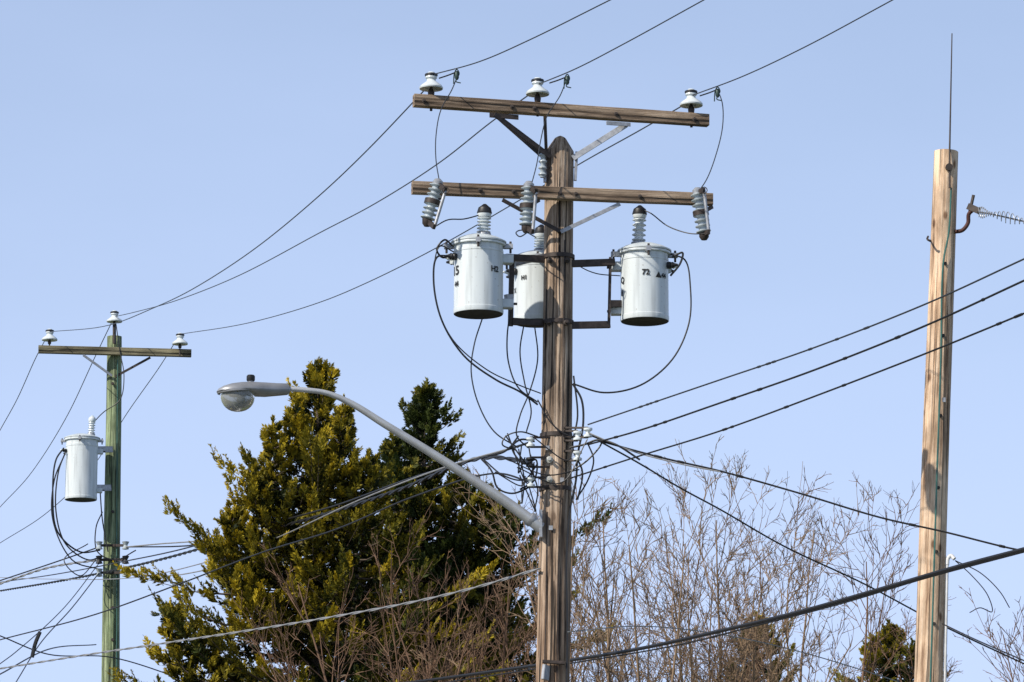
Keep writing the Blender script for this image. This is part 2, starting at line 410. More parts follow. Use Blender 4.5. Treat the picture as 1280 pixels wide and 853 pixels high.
INS = [(539, 119), (672, 126), (864, 140)]
for (u, v) in INS: pin_insulator(S(u, v - 10, arm_y(u)), 1.1, pole)
def cutout(a, b, t0, t1, y):
    ribbed("cutout_insulator", S(*a, y), S(*b, y), 0.045, 0.078, 8, M_porcB, pole)
    tube("fuse_tube", [S(*t0, y - 0.12), S(*t1, y - 0.12)], 0.017, M_steel, pole, 10)
    strap("cutout_contact", (*a, y), (*t0, y - 0.14), 0.05, M_dsteel, 0.03)
    strap("cutout_contact", (*b, y), (*t1, y - 0.14), 0.05, M_dsteel, 0.03)
    lathe("cutout_cap", [(0.05, -0.02), (0.055, 0.02), (0.03, 0.05)], S(*a, y), M_steel, pole, 14)
    lathe("cutout_foot", [(0.03, -0.06), (0.05, -0.03), (0.05, 0.03)], S(*b, y), M_dsteel, pole, 14)
    tube("fuse_pull_ring", [S(t0[0] + 4 * math.cos(k * .7), t0[1] + 4 * math.sin(k * .7), y - 0.16) for k in range(10)], 0.005, M_dsteel, pole, 5)
    m2 = ((a[0] + b[0]) / 2, (a[1] + b[1]) / 2)
    strap("cutout_bracket", (*m2, y), (m2[0] + 14, m2[1] - 8, y + 0.15), 0.035, M_dsteel, 0.03)
    lathe("cutout_band", [(0.05, -0.03), (0.082, -0.025), (0.082, 0.025), (0.05, 0.03)], S(*m2, y), M_dsteel, pole, 16, S(*a, y) - S(*b, y))
cutout((547, 230), (534, 276), (557, 238), (543, 284), 35.3)
cutout((661, 233), (658, 284), (670, 240), (666, 290), 35.5)
cutout((872, 241), (880, 293), (880, 238), (886, 290), 35.85)

for nme, p, q, w in (("mount_bar", (632, 322, 35.75), (690, 325, 36.0), 0.07), ("mount_bar", (632, 372, 35.75), (640, 372, 35.8), 0.06),
                     ("mount_bar", (640, 402, 35.85), (690, 405, 36.0), 0.07), ("mount_bar", (712, 330, 35.95), (768, 328, 36.1), 0.07),
                     ("mount_bar", (710, 407, 35.95), (762, 406, 36.1), 0.07), ("mount_bar", (762, 380, 36.1), (776, 380, 36.15), 0.07),
                     ("mount_upright", (640, 318, 35.8), (638, 408, 35.85), 0.03), ("mount_upright", (763, 322, 36.1), (761, 410, 36.1), 0.03),
                     ("mount_bar", (643, 330, 36.1), (690, 318, 36.3), 0.06), ("mount_bar", (766, 318, 36.1), (776, 318, 36.15), 0.05)):
    strap(nme, p, q, w, M_dsteel if (w == 0.07 or nme == "mount_upright") else M_steel, 0.05)
for v in (326, 404):
    for s in (-1, 1):
        lathe("mount_bolt", [(0.03, 0), (0.03, 0.03), (0.015, 0.035), (0.015, 0.09)], S(on_pole(v) + s * 11, v, 35.86), M_dsteel, pole, 10, (0, -1, 0))
for v in (322, 404, 545, 612):
    c = S(on_pole(v), v, 36); lathe("pole_band", [(0.163, -0.022), (0.166, -0.02), (0.166, 0.02), (0.163, 0.022)], c, M_dsteel, pole, 40)

pi = math.pi
transformer(S(598, 393, 35.55), 0.253, 0.72, texts=(("H2", -pi/2 + 0.72, 0.40, 0.08), ("15", -pi/2 - 1.12, 0.38, 0.13), ("44", -pi/2 - 1.05, 0.26, 0.075)), hang=(1, 0.2), bush_off=(0.05, -0.04), bush_h=0.24)
transformer(S(672, 404, 36.62), 0.25, 0.66, hang=(0.6, -1), bush_h=0.2, texts=(("H1", -pi/2 - 0.6, 0.42, 0.06), ("X", -pi/2 - 1.2, 0.30, 0.07)))
transformer(S(806, 402, 36.2), 0.250, 0.72, hang=(-1, 0.05), bush_off=(-0.06, -0.03), bush_h=0.36, lidlug=0.1,
            texts=(("72", -pi/2 + 0.02, 0.44, 0.08), ("\u25B244", -pi/2 + 0.72, 0.42, 0.07), ("Q", -pi/2 - 1.15, 0.38, 0.09), ("8", -pi/2 - 1.2, 0.25, 0.08)))

for n_, p, r, mt in [
    ("jumper", [(573, 92, 35.2), (565, 112, 35.25), (551, 138, 35.3), (545, 170, 35.3), (545, 200, 35.3), (549, 226, 35.3)], .0055, M_wire),
    ("jumper", [(709, 97, 35.3), (700, 120, 35.4), (684, 145, 35.45), (676, 175, 35.5), (671, 205, 35.5), (664, 232, 35.5)], .0055, M_wire),
    ("jumper", [(897, 112, 35.8), (903, 130, 35.8), (903, 160, 35.8), (893, 200, 35.8), (883, 225, 35.8), (873, 240, 35.85)], .0055, M_wire),
    ("jumper", [(543, 284, 35.2), (560, 275, 35.3), (580, 274, 35.4), (603, 268, 35.5)], .0065, M_black),
    ("jumper", [(663, 288, 35.4), (650, 296, 35.6), (645, 292, 35.7), (652, 288, 36), (670, 297, 36.5)], .0065, M_black),
    ("jumper", [(886, 292, 35.75), (862, 292, 35.9), (835, 283, 36), (812, 266, 36.1), (799, 262, 36.15)], .0065, M_black),
    ("jumper", [(690, 300, 36.3), (720, 330, 36.2), (745, 342, 36.1), (775, 345, 36.1)], .006, M_black),
    ("secondary_lead", [(566, 318, 35.5), (553, 322, 35.45), (546, 312, 35.4), (556, 300, 35.4), (566, 308, 35.45)], .010, M_black),
    ("secondary_lead", [(563, 320, 35.5), (546, 322, 35.4), (542, 350, 35.4), (552, 400, 35.4), (580, 445, 35.5), (620, 475, 35.6), (650, 490, 35.7), (672, 506, 35.8)], .010, M_black),
    ("secondary_lead", [(567, 315, 35.5), (550, 308, 35.4), (543, 330, 35.42), (546, 380, 35.45), (566, 425, 35.5), (608, 462, 35.6), (645, 480, 35.7), (676, 492, 35.85)], .007, M_black),
    ("secondary_lead", [(840, 322, 36.1), (853, 316, 36.1), (850, 330, 36.05), (838, 345, 36.1)], .011, M_black),
    ("secondary_lead", [(838, 318, 36.1), (856, 325, 36.1), (863, 360, 36.05), (861, 405, 36.0), (840, 450, 35.95), (800, 482, 35.9), (755, 491, 35.9), (716, 480, 35.9)], .009, M_black),
    ("secondary_lead", [(603, 398, 35.6), (593, 430, 35.6), (589, 465, 35.6), (598, 505, 35.65), (618, 540, 35.7), (648, 560, 35.75)], .007, M_wire),
    ("secondary_lead", [(641, 372, 35.8), (634, 420, 35.8), (636, 455, 35.75), (648, 485, 35.75), (672, 503, 35.8)], .0075, M_black),
    ("secondary_lead", [(655, 405, 36), (650, 440, 35.9), (656, 480, 35.8), (664, 515, 35.75), (658, 540, 35.75)], .007, M_black),
    ("secondary_lead", [(668, 405, 36.1), (672, 450, 35.9), (662, 490, 35.8), (650, 520, 35.75), (646, 545, 35.7), (660, 560, 35.75)], .007, M_black),
    ("secondary_lead", [(716, 480, 35.9), (727, 500, 35.9), (729, 530, 35.9), (722, 570, 35.88), (720, 600, 35.85), (712, 640, 35.85), (708, 700, 35.83), (709, 790, 35.82), (708, 853, 35.8), (708, 900, 35.8)], .011, M_black),
    ("secondary_lead", [(717, 470, 35.9), (722, 520, 35.9), (716, 560, 35.86), (728, 590, 35.85), (722, 625, 35.85)], .009, M_black),
    ("secondary_lead", [(648, 545, 35.7), (640, 560, 35.7), (655, 580, 35.7), (670, 575, 35.75), (668, 600, 35.75), (650, 612, 35.7)], .009, M_black),
    ("secondary_lead", [(600, 572, 35.9), (615, 590, 35.7), (622, 610, 35.7), (640, 617, 35.7), (668, 606, 35.8)], .010, M_black),
    ("secondary_lead", [(610, 570, 35.9), (630, 565, 35.7), (650, 550, 35.7), (668, 552, 35.8)], .010, M_black),
    ("secondary_lead", [(605, 575, 35.8), (630, 595, 35.6), (655, 600, 35.7), (672, 580, 35.8)], .008, M_black),
    ("secondary_lead", [(632, 545, 35.7), (650, 570, 35.6), (664, 590, 35.7), (672, 612, 35.8), (668, 640, 35.8)], .008, M_black),
    ("secondary_lead", [(672, 500, 35.82), (690, 530, 35.8), (712, 545, 35.8), (735, 545, 35.8)], .007, M_black),
    ("secondary_lead", [(712, 560, 35.8), (730, 556, 35.75), (748, 550, 35.7), (770, 556, 35.6), (800, 575, 35.6)], .011, M_black),
    ("secondary_lead", [(712, 590, 35.8), (735, 575, 35.75), (752, 552, 35.75), (740, 545, 35.75)], .009, M_black),
    ("secondary_lead", [(720, 625, 35.85), (735, 600, 35.8), (742, 575, 35.75), (735, 555, 35.75)], .008, M_black),
    ("secondary_lead", [(672, 546, 35.8), (650, 540, 35.7), (632, 546, 35.7), (628, 556, 35.7), (645, 563, 35.7)], .008, M_black),
    ("ground_wire", [(706, 300, 35.85), (704, 420, 35.84), (703, 560, 35.83), (698, 700, 35.83), (696, 900, 35.82)], .006, M_dsteel),
    ("ground_wire", [(684, 640, 35.86), (683, 700, 35.85), (682, 780, 35.84), (680, 860, 35.83)], .006, M_dsteel)]:
    loop(n_, p, r, mt, pole)
rs = random.Random(3)
for k in range(9):
    u0, v0 = rs.uniform(618, 672), rs.uniform(540, 600); u1, v1 = rs.uniform(712, 745) if k % 3 == 0 else rs.uniform(640, 672), rs.uniform(545, 615)
    mu, mv = (u0 + u1) / 2 + rs.uniform(-20, 20), max(v0, v1) + rs.uniform(5, 30)
    yy = 35.78 if k % 3 else 35.72
    loop("secondary_lead", [(u0, v0, yy - .05), (mu, mv, yy - .05), (u1, v1, yy)], .007, M_black, pole)
for (u, vs, y) in ((663, (553, 578, 603), 35.75), (722, (545, 570), 35.8), (735, (541,), 35.75)):
    for v in vs:
        lathe("spool_insulator", [(0.02, -0.05), (0.045, -0.045), (0.045, -0.025), (0.022, -0.01), (0.022, 0.01), (0.045, 0.025), (0.045, 0.045), (0.02, 0.05)], S(u, v, y), M_porc if v != 578 else M_black, pole, 16)
        strap("rack_arm", (u, v - 6, y), (on_pole(v), v - 6, 35.9), 0.02, M_dsteel, 0.02)
        strap("rack_arm", (u, v + 6, y), (on_pole(v), v + 6, 35.9), 0.02, M_dsteel, 0.02)
for v in (575, 600):
    lathe("pole_bolt", [(0.035, 0), (0.035, 0.02), (0.016, 0.025), (0.016, 0.07)], S(on_pole(v) - 8, v, 35.85), M_tag, pole, 12, (0, -1, 0))
for (u, v) in ((702, 600), (688, 660), (684, 560)):
    beam("pole_tag", S(u - 2, v, 35.825), S(u + 3, v, 35.825), 0.004, 0.045, M_steel, pole, bevel=0.001)
beam("base_bracket", S(681, 850, 35.78), S(683, 832, 35.8), 0.04, 0.09, M_steel, pole)
beam("cable_clamp", S(678, 827, 35.78), S(706, 829, 35.78), 0.04, 0.035, M_dsteel, pole)

# ------------------------------------------------------------------ street lamp
lamp = empty("street_lamp")
arm = [(676, 660, 35.84), (640, 633, 35.75), (600, 606, 35.65), (540, 567, 35.5), (480, 530, 35.35), (440, 505, 35.27), (410, 492, 35.2), (385, 488, 35.15), (352, 486, 35.1)]
P = smooth_pts([S(*p) for p in arm], 6)
tube("lamp_arm", P, [0.060 + (0.026 - 0.060) * min(1, i / (len(P) * 0.75)) for i in range(len(P))], M_arml, lamp, 16)
strap("arm_bracket", (676, 638, 35.83), (676, 672, 35.83), 0.03, M_steel, 0.10, lamp)
lathe("arm_collar", [(0.07, -0.02), (0.075, 0.0), (0.07, 0.03)], S(664, 650, 35.82), M_steel, lamp, 16, P[3] - P[0])
E = S(361, 487, 35.12); Wt = S(271, 490, 34.95)
ax = (Wt - E); LN = ax.length; ax.normalize(); sd = ax.cross(Vector((0, 0, 1))).normalized(); up = sd.cross(ax)
def head_pt(x, y, z): return E + ax * x + sd * y + up * z
secs = [(0.0, .05, .045, .045), (.02, .06, .06, .055), (.12, .08, .065, .06), (.24, .11, .075, .065), (.34, .14, .082, .055), (.40, .15, .085, .03), (.48, .155, .085, .018), (.58, .15, .075, .012), (.66, .125, .055, .008), (.71, .08, .03, .004), (.728, .02, .006, .0)]
V, Fc = [], []; ns = 28
for (x, w, ht, hb) in secs:
    for k in range(ns):
        a = 2 * pi * k / ns; cy, cz = math.cos(a), math.sin(a)
        cy = math.copysign(abs(cy) ** 0.8, cy)
        V.append(head_pt(x * LN / .728, cy * w, cz * (ht if cz > 0 else hb)))
for i in range(len(secs) - 1):
    for k in range(ns):
        a = i * ns + k; b2 = i * ns + (k + 1) % ns; Fc.append((a, a + ns, b2 + ns, b2))
Fc.append(tuple(range(ns))); Fc.append(tuple((len(secs) - 1) * ns + k for k in range(ns)))
obj("lamp_housing", V, Fc, M_lampm, lamp)
V, Fc = [], []; nr = 9
for i in range(nr + 1):
    ph = (pi / 2) * i / nr
    for k in range(ns):
        a = 2 * pi * k / ns
        V.append(head_pt((0.52 + 0.18 * math.cos(ph) ** 0.8 * math.cos(a)) * LN / .728, 0.135 * math.cos(ph) ** 0.8 * math.sin(a), -0.015 - 0.19 * math.sin(ph)))
for i in range(nr):
    for k in range(ns):
        a = i * ns + k; b2 = i * ns + (k + 1) % ns; Fc.append((a, a + ns, b2 + ns, b2))
obj("lamp_refractor", V, Fc, M_glass, lamp)
lathe("lamp_reflector", [(0.10, -0.03), (0.10, 0.0)], head_pt(0.52 * LN / .728, 0, -0.02), M_lampm, lamp, 20)
lathe("lamp_bulb", [(0.02, -0.10), (0.035, -0.07), (0.03, -0.03), (0.02, 0)], head_pt(0.48 * LN / .728, 0, -0.01), M_white, lamp, 14)
lathe("photocell_base", [(0.03, 0), (0.03, 0.02)], head_pt(.38 * LN / .728, 0, .078), M_lampm, lamp, 16)
lathe("photocell", [(0.036, 0), (0.042, 0.01), (0.042, 0.05), (0.032, 0.062)], head_pt(.38 * LN / .728, 0, .095), M_black, lamp, 16)
rim = [head_pt((0.52 + 0.195 * math.cos(2 * pi * k / ns)) * LN / .728, 0.15 * math.sin(2 * pi * k / ns), -0.012) for k in range(ns + 1)]
tube("lamp_rim", rim, 0.010, M_lampm, lamp, 6)

# ------------------------------------------------------------------ left pole
pl = empty("utility_pole")
T = S(142.5, 421, 69); wood_pole("pole_shaft", T, to_ground(T, S(138.5, 853, 69)), 0.14, 0.205, M_poleL, pl, peak=0, seed=5)
beam("crossarm", S(48, 437, 68.5), S(239, 442, 69.0), 0.11, 0.15, M_armL, pl)
for (u, v) in ((62, 424), (225, 429), (143, 401)): pin_insulator(S(u, v, 68.75), 1.4, pl)
strap("arm_brace", (104, 444, 68.6), (140, 470, 68.8), 0.045, M_steel, .02, pl); strap("arm_brace", (188, 447, 68.9), (144, 471, 68.85), 0.045, M_dsteel, .02, pl)
strap("insulator_bracket", (143, 405, 68.78), (143, 430, 68.8), 0.08, M_dsteel, .04, pl)
t4 = transformer(S(101, 625, 68.4), 0.31, 1.18, hang=(1, 0.2), bush_off=(0.17, 0), bush_h=0.33, cap=False)
strap("mount_bar", (120, 562, 68.5), (140, 562, 68.8), 0.12, M_steel, .05, pl); strap("mount_bar", (120, 610, 68.5), (138, 610, 68.8), 0.12, M_steel, .05, pl)
for p, r in [([(80, 560, 68.2), (70, 575, 68.2), (66, 620, 68.2), (72, 665, 68.3), (100, 690, 68.5), (125, 688, 68.7)], .016),
             ([(82, 565, 68.2), (73, 590, 68.2), (70, 640, 68.2), (82, 680, 68.3), (110, 700, 68.5), (128, 695, 68.7)], .014),
             ([(80, 570, 68.2), (68, 600, 68.2), (66, 650, 68.2), (90, 700, 68.3), (125, 712, 68.7)], .013),
             ([(118, 527, 68.4), (130, 515, 68.6), (150, 500, 68.6), (155, 470, 68.6), (150, 440, 68.7), (145, 405, 68.7)], .01),
             ([(128, 640, 68.7), (120, 660, 68.6), (122, 690, 68.6), (145, 700, 68.6), (170, 688, 68.6)], .012),
             ([(125, 612, 68.7), (128, 650, 68.6), (135, 690, 68.6)], .012),
             ([(120, 700, 68.5), (100, 720, 68.3), (80, 700, 68.3), (110, 680, 68.5)], .011)]:
    loop("secondary_lead", p, r, M_black, pl)
for v in (682, 700, 716):
    for u in (124, 157):
        lathe("spool_insulator", [(0.03, -0.08), (0.07, -0.07), (0.035, 0), (0.07, 0.07), (0.03, 0.08)], S(u, v, 68.6), M_black if (v == 700) else M_porcB, pl, 12)
        strap("rack_arm", (u, v, 68.6), (141, v, 68.8), 0.05, M_dsteel, 0.03, pl)
loop("ground_wire", [(147, 450, 68.82), (146, 640, 68.8), (146, 880, 68.78)], .01, M_green, pl)
for v in (480, 640, 760, 800): lathe("pole_bolt", [(0.03, 0), (0.03, 0.05)], S(141, v, 68.83), M_dsteel, pl, 8, (0, -1, 0))

# ------------------------------------------------------------------ right pole
pr_ = empty("utility_pole")
T = S(1182, 190, 38); wood_pole("pole_shaft", T, to_ground(T, S(1161, 853, 38)), 0.130, 0.175, M_poleR, pr_, peak=0, seed=9)
def rp(v): return 1182 - 21 * (v - 190) / 663
tube("lightning_rod", [S(1187, 235, 37.82), S(1187, 190, 37.85), S(1190, 42, 38)], [0.012, 0.010, 0.006], M_dsteel, pr_, 8)
lathe("rod_clamp", [(0.04, 0), (0.04, 0.05)], S(1186, 210, 37.86), M_dsteel, pr_, 10, (0, -1, 0))
loop("ground_wire", [(1189, 235, 37.84), (1186, 290, 37.83), (1179, 330, 37.82), (1176, 450, 37.81), (1171, 600, 37.80), (1166, 760, 37.79), (1162, 880, 37.78)], .010, M_green, pr_)
tube("guy_hook", smooth_pts([S(*p) for p in [(1193, 290, 37.95), (1203, 288, 37.9), (1210, 279, 37.9), (1211, 268, 37.88), (1217, 262, 37.85)]], 6), 0.022, plain("rust_red", (0.07, 0.025, 0.02), .7, .2, .3), pr_, 10)
loop("guy_hook_band", [(1160, 296, 38), (1160, 300, 37.8), (1164, 302, 37.8)], .012, M_dsteel, pr_)
beam("guy_clevis", S(1211, 270, 37.88), S(1217, 244, 37.85), 0.03, 0.03, M_dsteel, pr_)
strap("guy_clevis_plate", (1210, 258, 37.87), (1224, 264, 37.8), 0.07, M_dsteel, .03, pr_)
gw = [(1222, 265), (1240, 268), (1280, 277)]
wire("guy_wire", gw, 37.8, 36.8, 0.009, M_wire, ext1=22)
Q = wire_pts(gw, 37.8, 36.8); V, Fc = [], []; H_ = []
tot = 52
for i in range(tot * 4):
    t = i / (tot * 4 - 1) * (len(Q) - 1); k = min(int(t), len(Q) - 2); p = Q[k].lerp(Q[k + 1], t - k)
    a = i * 2 * pi / 14; rr = 0.042 + 0.02 * math.sin(i * .05)
    H_.append(p + Vector((0, math.cos(a) * rr, math.sin(a) * rr)))
tube_geo(H_, 0.0045, 5, V, Fc); obj("guy_grip_spiral", V, Fc, M_steel, pr_)
for v in (330, 420, 520, 610, 690, 780):
    lathe("pole_bolt", [(0.018, 0), (0.018, 0.03)], S(rp(v) + 4, v, 37.86), M_dsteel, pr_, 8, (0, -1, 0))
beam("pole_tag", S(1178, 500, 37.83), S(1182, 500, 37.83), 0.004, 0.05, M_steel, pr_, bevel=0.001)
cb = S(1181, 853, 37.9); cb2 = Vector((cb.x, cb.y, 0))
pipe = empty("service_conduit")
tube("conduit_pipe", [cb2, cb, S(1184, 705, 37.9)], 0.017, M_white, pipe, 12)
tube("conduit_head", smooth_pts([S(1184, 706, 37.9), S(1185, 698, 37.9), S(1189, 695, 37.9), S(1193, 699, 37.88)], 5), 0.022, M_white, pipe, 12)
loop("service_lead", [(1194, 701, 37.9), (1215, 720, 37.8), (1235, 745, 37.7), (1240, 765, 37.7), (1225, 760, 37.7), (1212, 766, 37.7)], .006, M_black, pipe)
loop("service_lead", [(1194, 701, 37.9), (1225, 716, 37.8), (1250, 740, 37.7), (1262, 760, 37.7)], .006, M_black, pipe)

# ------------------------------------------------------------------ conductors
PLN = "power_line"
wire(PLN, [(539, 104), (460, 187), (400, 244), (320, 310), (240, 362), (190, 386), (135, 407), (62, 415)], 35.4, 68.75, 0.0072)
wire(PLN, [(672, 111), (615, 152), (550, 203), (470, 254), (400, 291), (300, 344), (220, 376), (170, 390), (144, 396)], 35.66, 68.75, 0.0072)
wire(PLN, [(864, 126), (800, 163), (730, 202), (640, 256), (540, 313), (460, 353), (400, 378), (310, 404), (225, 418)], 36.05, 68.75, 0.0072)
wire(PLN, [(539, 94), (600, 77), (660, 51), (763, 0)], 35.4, 32.4, 0.006, ext1=25)
wire(PLN, [(672, 106), (720, 86), (780, 55), (880, 0)], 35.66, 32.4, 0.006, ext1=25)
wire(PLN, [(864, 120), (930, 95), (1010, 57), (1116, 0)], 36.05, 32.4, 0.006, ext1=25)
wire(PLN, [(62, 415), (45, 447), (22, 498), (0, 538)], 68.75, 77, 0.009, ext1=40)
wire(PLN, [(143, 396), (118, 448), (85, 518), (40, 590), (0, 634)], 68.75, 87, 0.009, ext1=40)
wire(PLN, [(225, 418), (200, 458), (160, 515), (115, 585), (60, 640), (0, 679)], 68.75, 92, 0.009, ext1=40)
for (u, v, y) in ((571, 90, 35.0), (709, 96, 35.2), (897, 112, 35.6)):
    o = loop("line_clamp", [(u - 4, v + 15, y), (u - 3, v + 2, y), (u, v - 3, y), (u + 3, v + 2, y), (u - 1, v + 12, y), (u + 5, v + 14, y)], .006, M_clamp, pole)
    lathe("line_clamp_body", [(0.012, -0.05), (0.022, -0.03), (0.022, 0.02), (0.01, 0.04)], S(u, v + 4, y), M_clamp, pole, 10)
    loop("tie_wire", [(u - 22, v + 8, y + .1), (u - 10, v + 4, y), (u, v, y)], .007, M_black, pole)
wire("secondary_line", [(735, 531), (900, 475), (1020, 434), (1160, 379), (1280, 324)], 35.75, 28, 0.0075, M_wire, ext1=20, clips=10)
wire("secondary_line", [(735, 556), (800, 538), (900, 504), (1020, 462), (1160, 406), (1280, 351)], 35.75, 28, 0.009, M_black, ext1=20, clips=8)
wire("secondary_line", [(713, 598), (800, 570), (900, 539), (1020, 495), (1160, 441), (1280, 392)], 35.8, 28, 0.008, M_black, ext1=20, clips=8)
wire("secondary_line", [(663, 553), (600, 573), (520, 596), (420, 632), (310, 662), (230, 686), (150, 703), (70, 718), (0, 728)], 35.75, 88, 0.012, M_black, ext1=20)
wire("secondary_line", [(663, 578), (600, 573), (500, 612), (400, 645), (300, 672), (200, 700), (100, 722), (0, 739)], 35.75, 88, 0.014, M_black, ext1=20, twist=2)
wire("secondary_line", [(663, 603), (620, 592), (520, 620), (420, 662), (330, 690), (230, 728), (120, 768), (0, 800)], 35.75, 55, 0.010, M_black, ext1=20)
wire("secondary_line", [(640, 560), (560, 583), (450, 625), (340, 675), (250, 705), (170, 722), (60, 724), (0, 722)], 35.75, 88, 0.009, M_wireg, ext1=20)
wire("service_cable", [(674, 711), (600, 733), (520, 752), (400, 774), (300, 790), (200, 805), (100, 820), (0, 836)], 35.85, 55, 0.0085, M_wireg, ext1=12, twist=2)
wire("service_cable", [(157, 684), (240, 682), (330, 668), (420, 664)], 68.6, 60, 0.015, M_black)
wire("service_cable", [(157, 684), (200, 680), (250, 676), (330, 662)], 68.6, 58, 0.014, M_wireg)
wire("service_cable", [(124, 700), (60, 710), (0, 730)], 68.6, 75, 0.014, M_wireg, ext1=15, twist=2)
wire("service_cable", [(124, 684), (60, 706), (0, 726)], 68.6, 72, 0.013, M_black, ext1=15)
wire("service_cable", [(124, 716), (90, 760), (50, 805), (20, 853)], 68.6, 62, 0.011, M_wire, ext1=12)
wire("service_cable", [(124, 704), (80, 760), (20, 815), (0, 830)], 68.6, 62, 0.009, M_wire, ext1=12)
wire("service_cable", [(157, 716), (210, 720), (260, 712), (300, 702)], 68.6, 60, 0.012, M_wireg)
wire("service_cable", [(0, 795), (60, 818), (140, 822), (240, 853)], 60, 66, 0.011, M_wire, ext0=10, ext1=10)
wire("service_cable", [(0, 843), (60, 812), (120, 806)], 55, 66, 0.011, M_black, ext0=10)
wire("service_cable", [(748, 551), (830, 573), (900, 589), (1000, 617), (1100, 647), (1180, 665), (1265, 686), (1300, 692)], 35.7, 34.8, 0.010, M_black, ext1=10, clips=5)
wire("service_cable", [(748, 551), (800, 580), (850, 610), (900, 637), (980, 683), (1080, 730), (1180, 783), (1280, 830)], 35.7, 41, 0.009, M_black, ext1=8)
wire("service_cable", [(735, 541), (790, 564), (850, 580), (900, 590)], 35.7, 35.4, 0.007, M_wireg)
wire("service_cable", [(710, 790), (800, 783), (900, 793), (1000, 815), (1100, 845), (1150, 862)], 35.8, 40, 0.006, M_wireg, ext1=8)
wire("service_cable", [(1178, 780), (1220, 800), (1280, 826)], 37.8, 34, 0.007, M_black, ext1=10)
wire("telephone_cable", [(1280, 687), (1200, 708), (1100, 737), (1000, 765), (900, 789), (800, 811), (690, 829), (620, 839), (540, 850), (440, 862)], 28, 46, 0.019, M_black, ext0=14, ext1=10)
wire("telephone_cable", [(1280, 690), (1160, 722), (1050, 755), (950, 781), (850, 806), (690, 833), (600, 847), (500, 862)], 28, 44, 0.008, M_black, ext0=14, ext1=10, clips=6)
loop("splice_tag", [(50, 790, 54), (44, 805, 54), (40, 822, 54)], .03, M_black, pl)

# ------------------------------------------------------------------ conifers
def foliage(name, parent, C, A, B, Ls, tip, gold, nl, seed, lsize):
    rg = np.random.RandomState(seed); n = len(C)
    idx = np.repeat(np.arange(n), nl)
    t = rg.rand(n * nl) ** 0.8; side = rg.choice([-1, 1], n * nl)
    a = A[idx]; b2 = B[idx]; N_ = np.cross(a, b2)
    base = C[idx] + a * (t * Ls[idx])[:, None]
    rv = rg.randn(n * nl, 3) * 0.2
    d = a * 0.8 + b2 * (side * (0.75 - 0.45 * t))[:, None] + rv; d[:, 2] -= 0.05
    d /= np.linalg.norm(d, axis=1)[:, None]
    ln = lsize * (0.55 + 0.8 * rg.rand(n * nl)) * (1.2 - 0.6 * t)
    w = np.cross(d, N_ + rg.randn(n * nl, 3) * 0.5); w /= np.linalg.norm(w, axis=1)[:, None] + 1e-9
    wd = ln * 0.16
    V = np.empty((n * nl, 4, 3)); V[:, 0] = base; V[:, 2] = base + d * ln[:, None]
    mid = base + d * (ln * 0.5)[:, None]
    V[:, 1] = mid + w * wd[:, None]; V[:, 3] = mid - w * wd[:, None]
    m_ = n * nl; me = bpy.data.meshes.new(name)
    me.vertices.add(m_ * 4); me.vertices.foreach_set("co", V.reshape(-1).astype(np.float32))
    me.loops.add(m_ * 4); me.loops.foreach_set("vertex_index", np.arange(m_ * 4, dtype=np.int32))
    me.polygons.add(m_); me.polygons.foreach_set("loop_start", np.arange(0, m_ * 4, 4, dtype=np.int32))
    me.update(calc_edges=True); me.materials.append(M_leaf)
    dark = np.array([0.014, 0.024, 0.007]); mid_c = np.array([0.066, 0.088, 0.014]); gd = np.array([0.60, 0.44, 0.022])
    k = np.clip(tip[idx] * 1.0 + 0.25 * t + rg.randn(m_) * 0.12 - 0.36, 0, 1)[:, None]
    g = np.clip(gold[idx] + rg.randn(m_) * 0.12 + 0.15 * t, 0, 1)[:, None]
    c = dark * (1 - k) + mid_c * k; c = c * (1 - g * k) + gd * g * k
    ca = me.color_attributes.new("Col", 'FLOAT_COLOR', 'POINT')
    rgba = np.ones((m_ * 4, 4), dtype=np.float32); rgba[:, :3] = np.repeat(c, 4, axis=0)
    ca.data.foreach_set("color", rgba.reshape(-1))
    o = bpy.data.objects.new(name, me); col.objects.link(o); o.parent = parent; return o

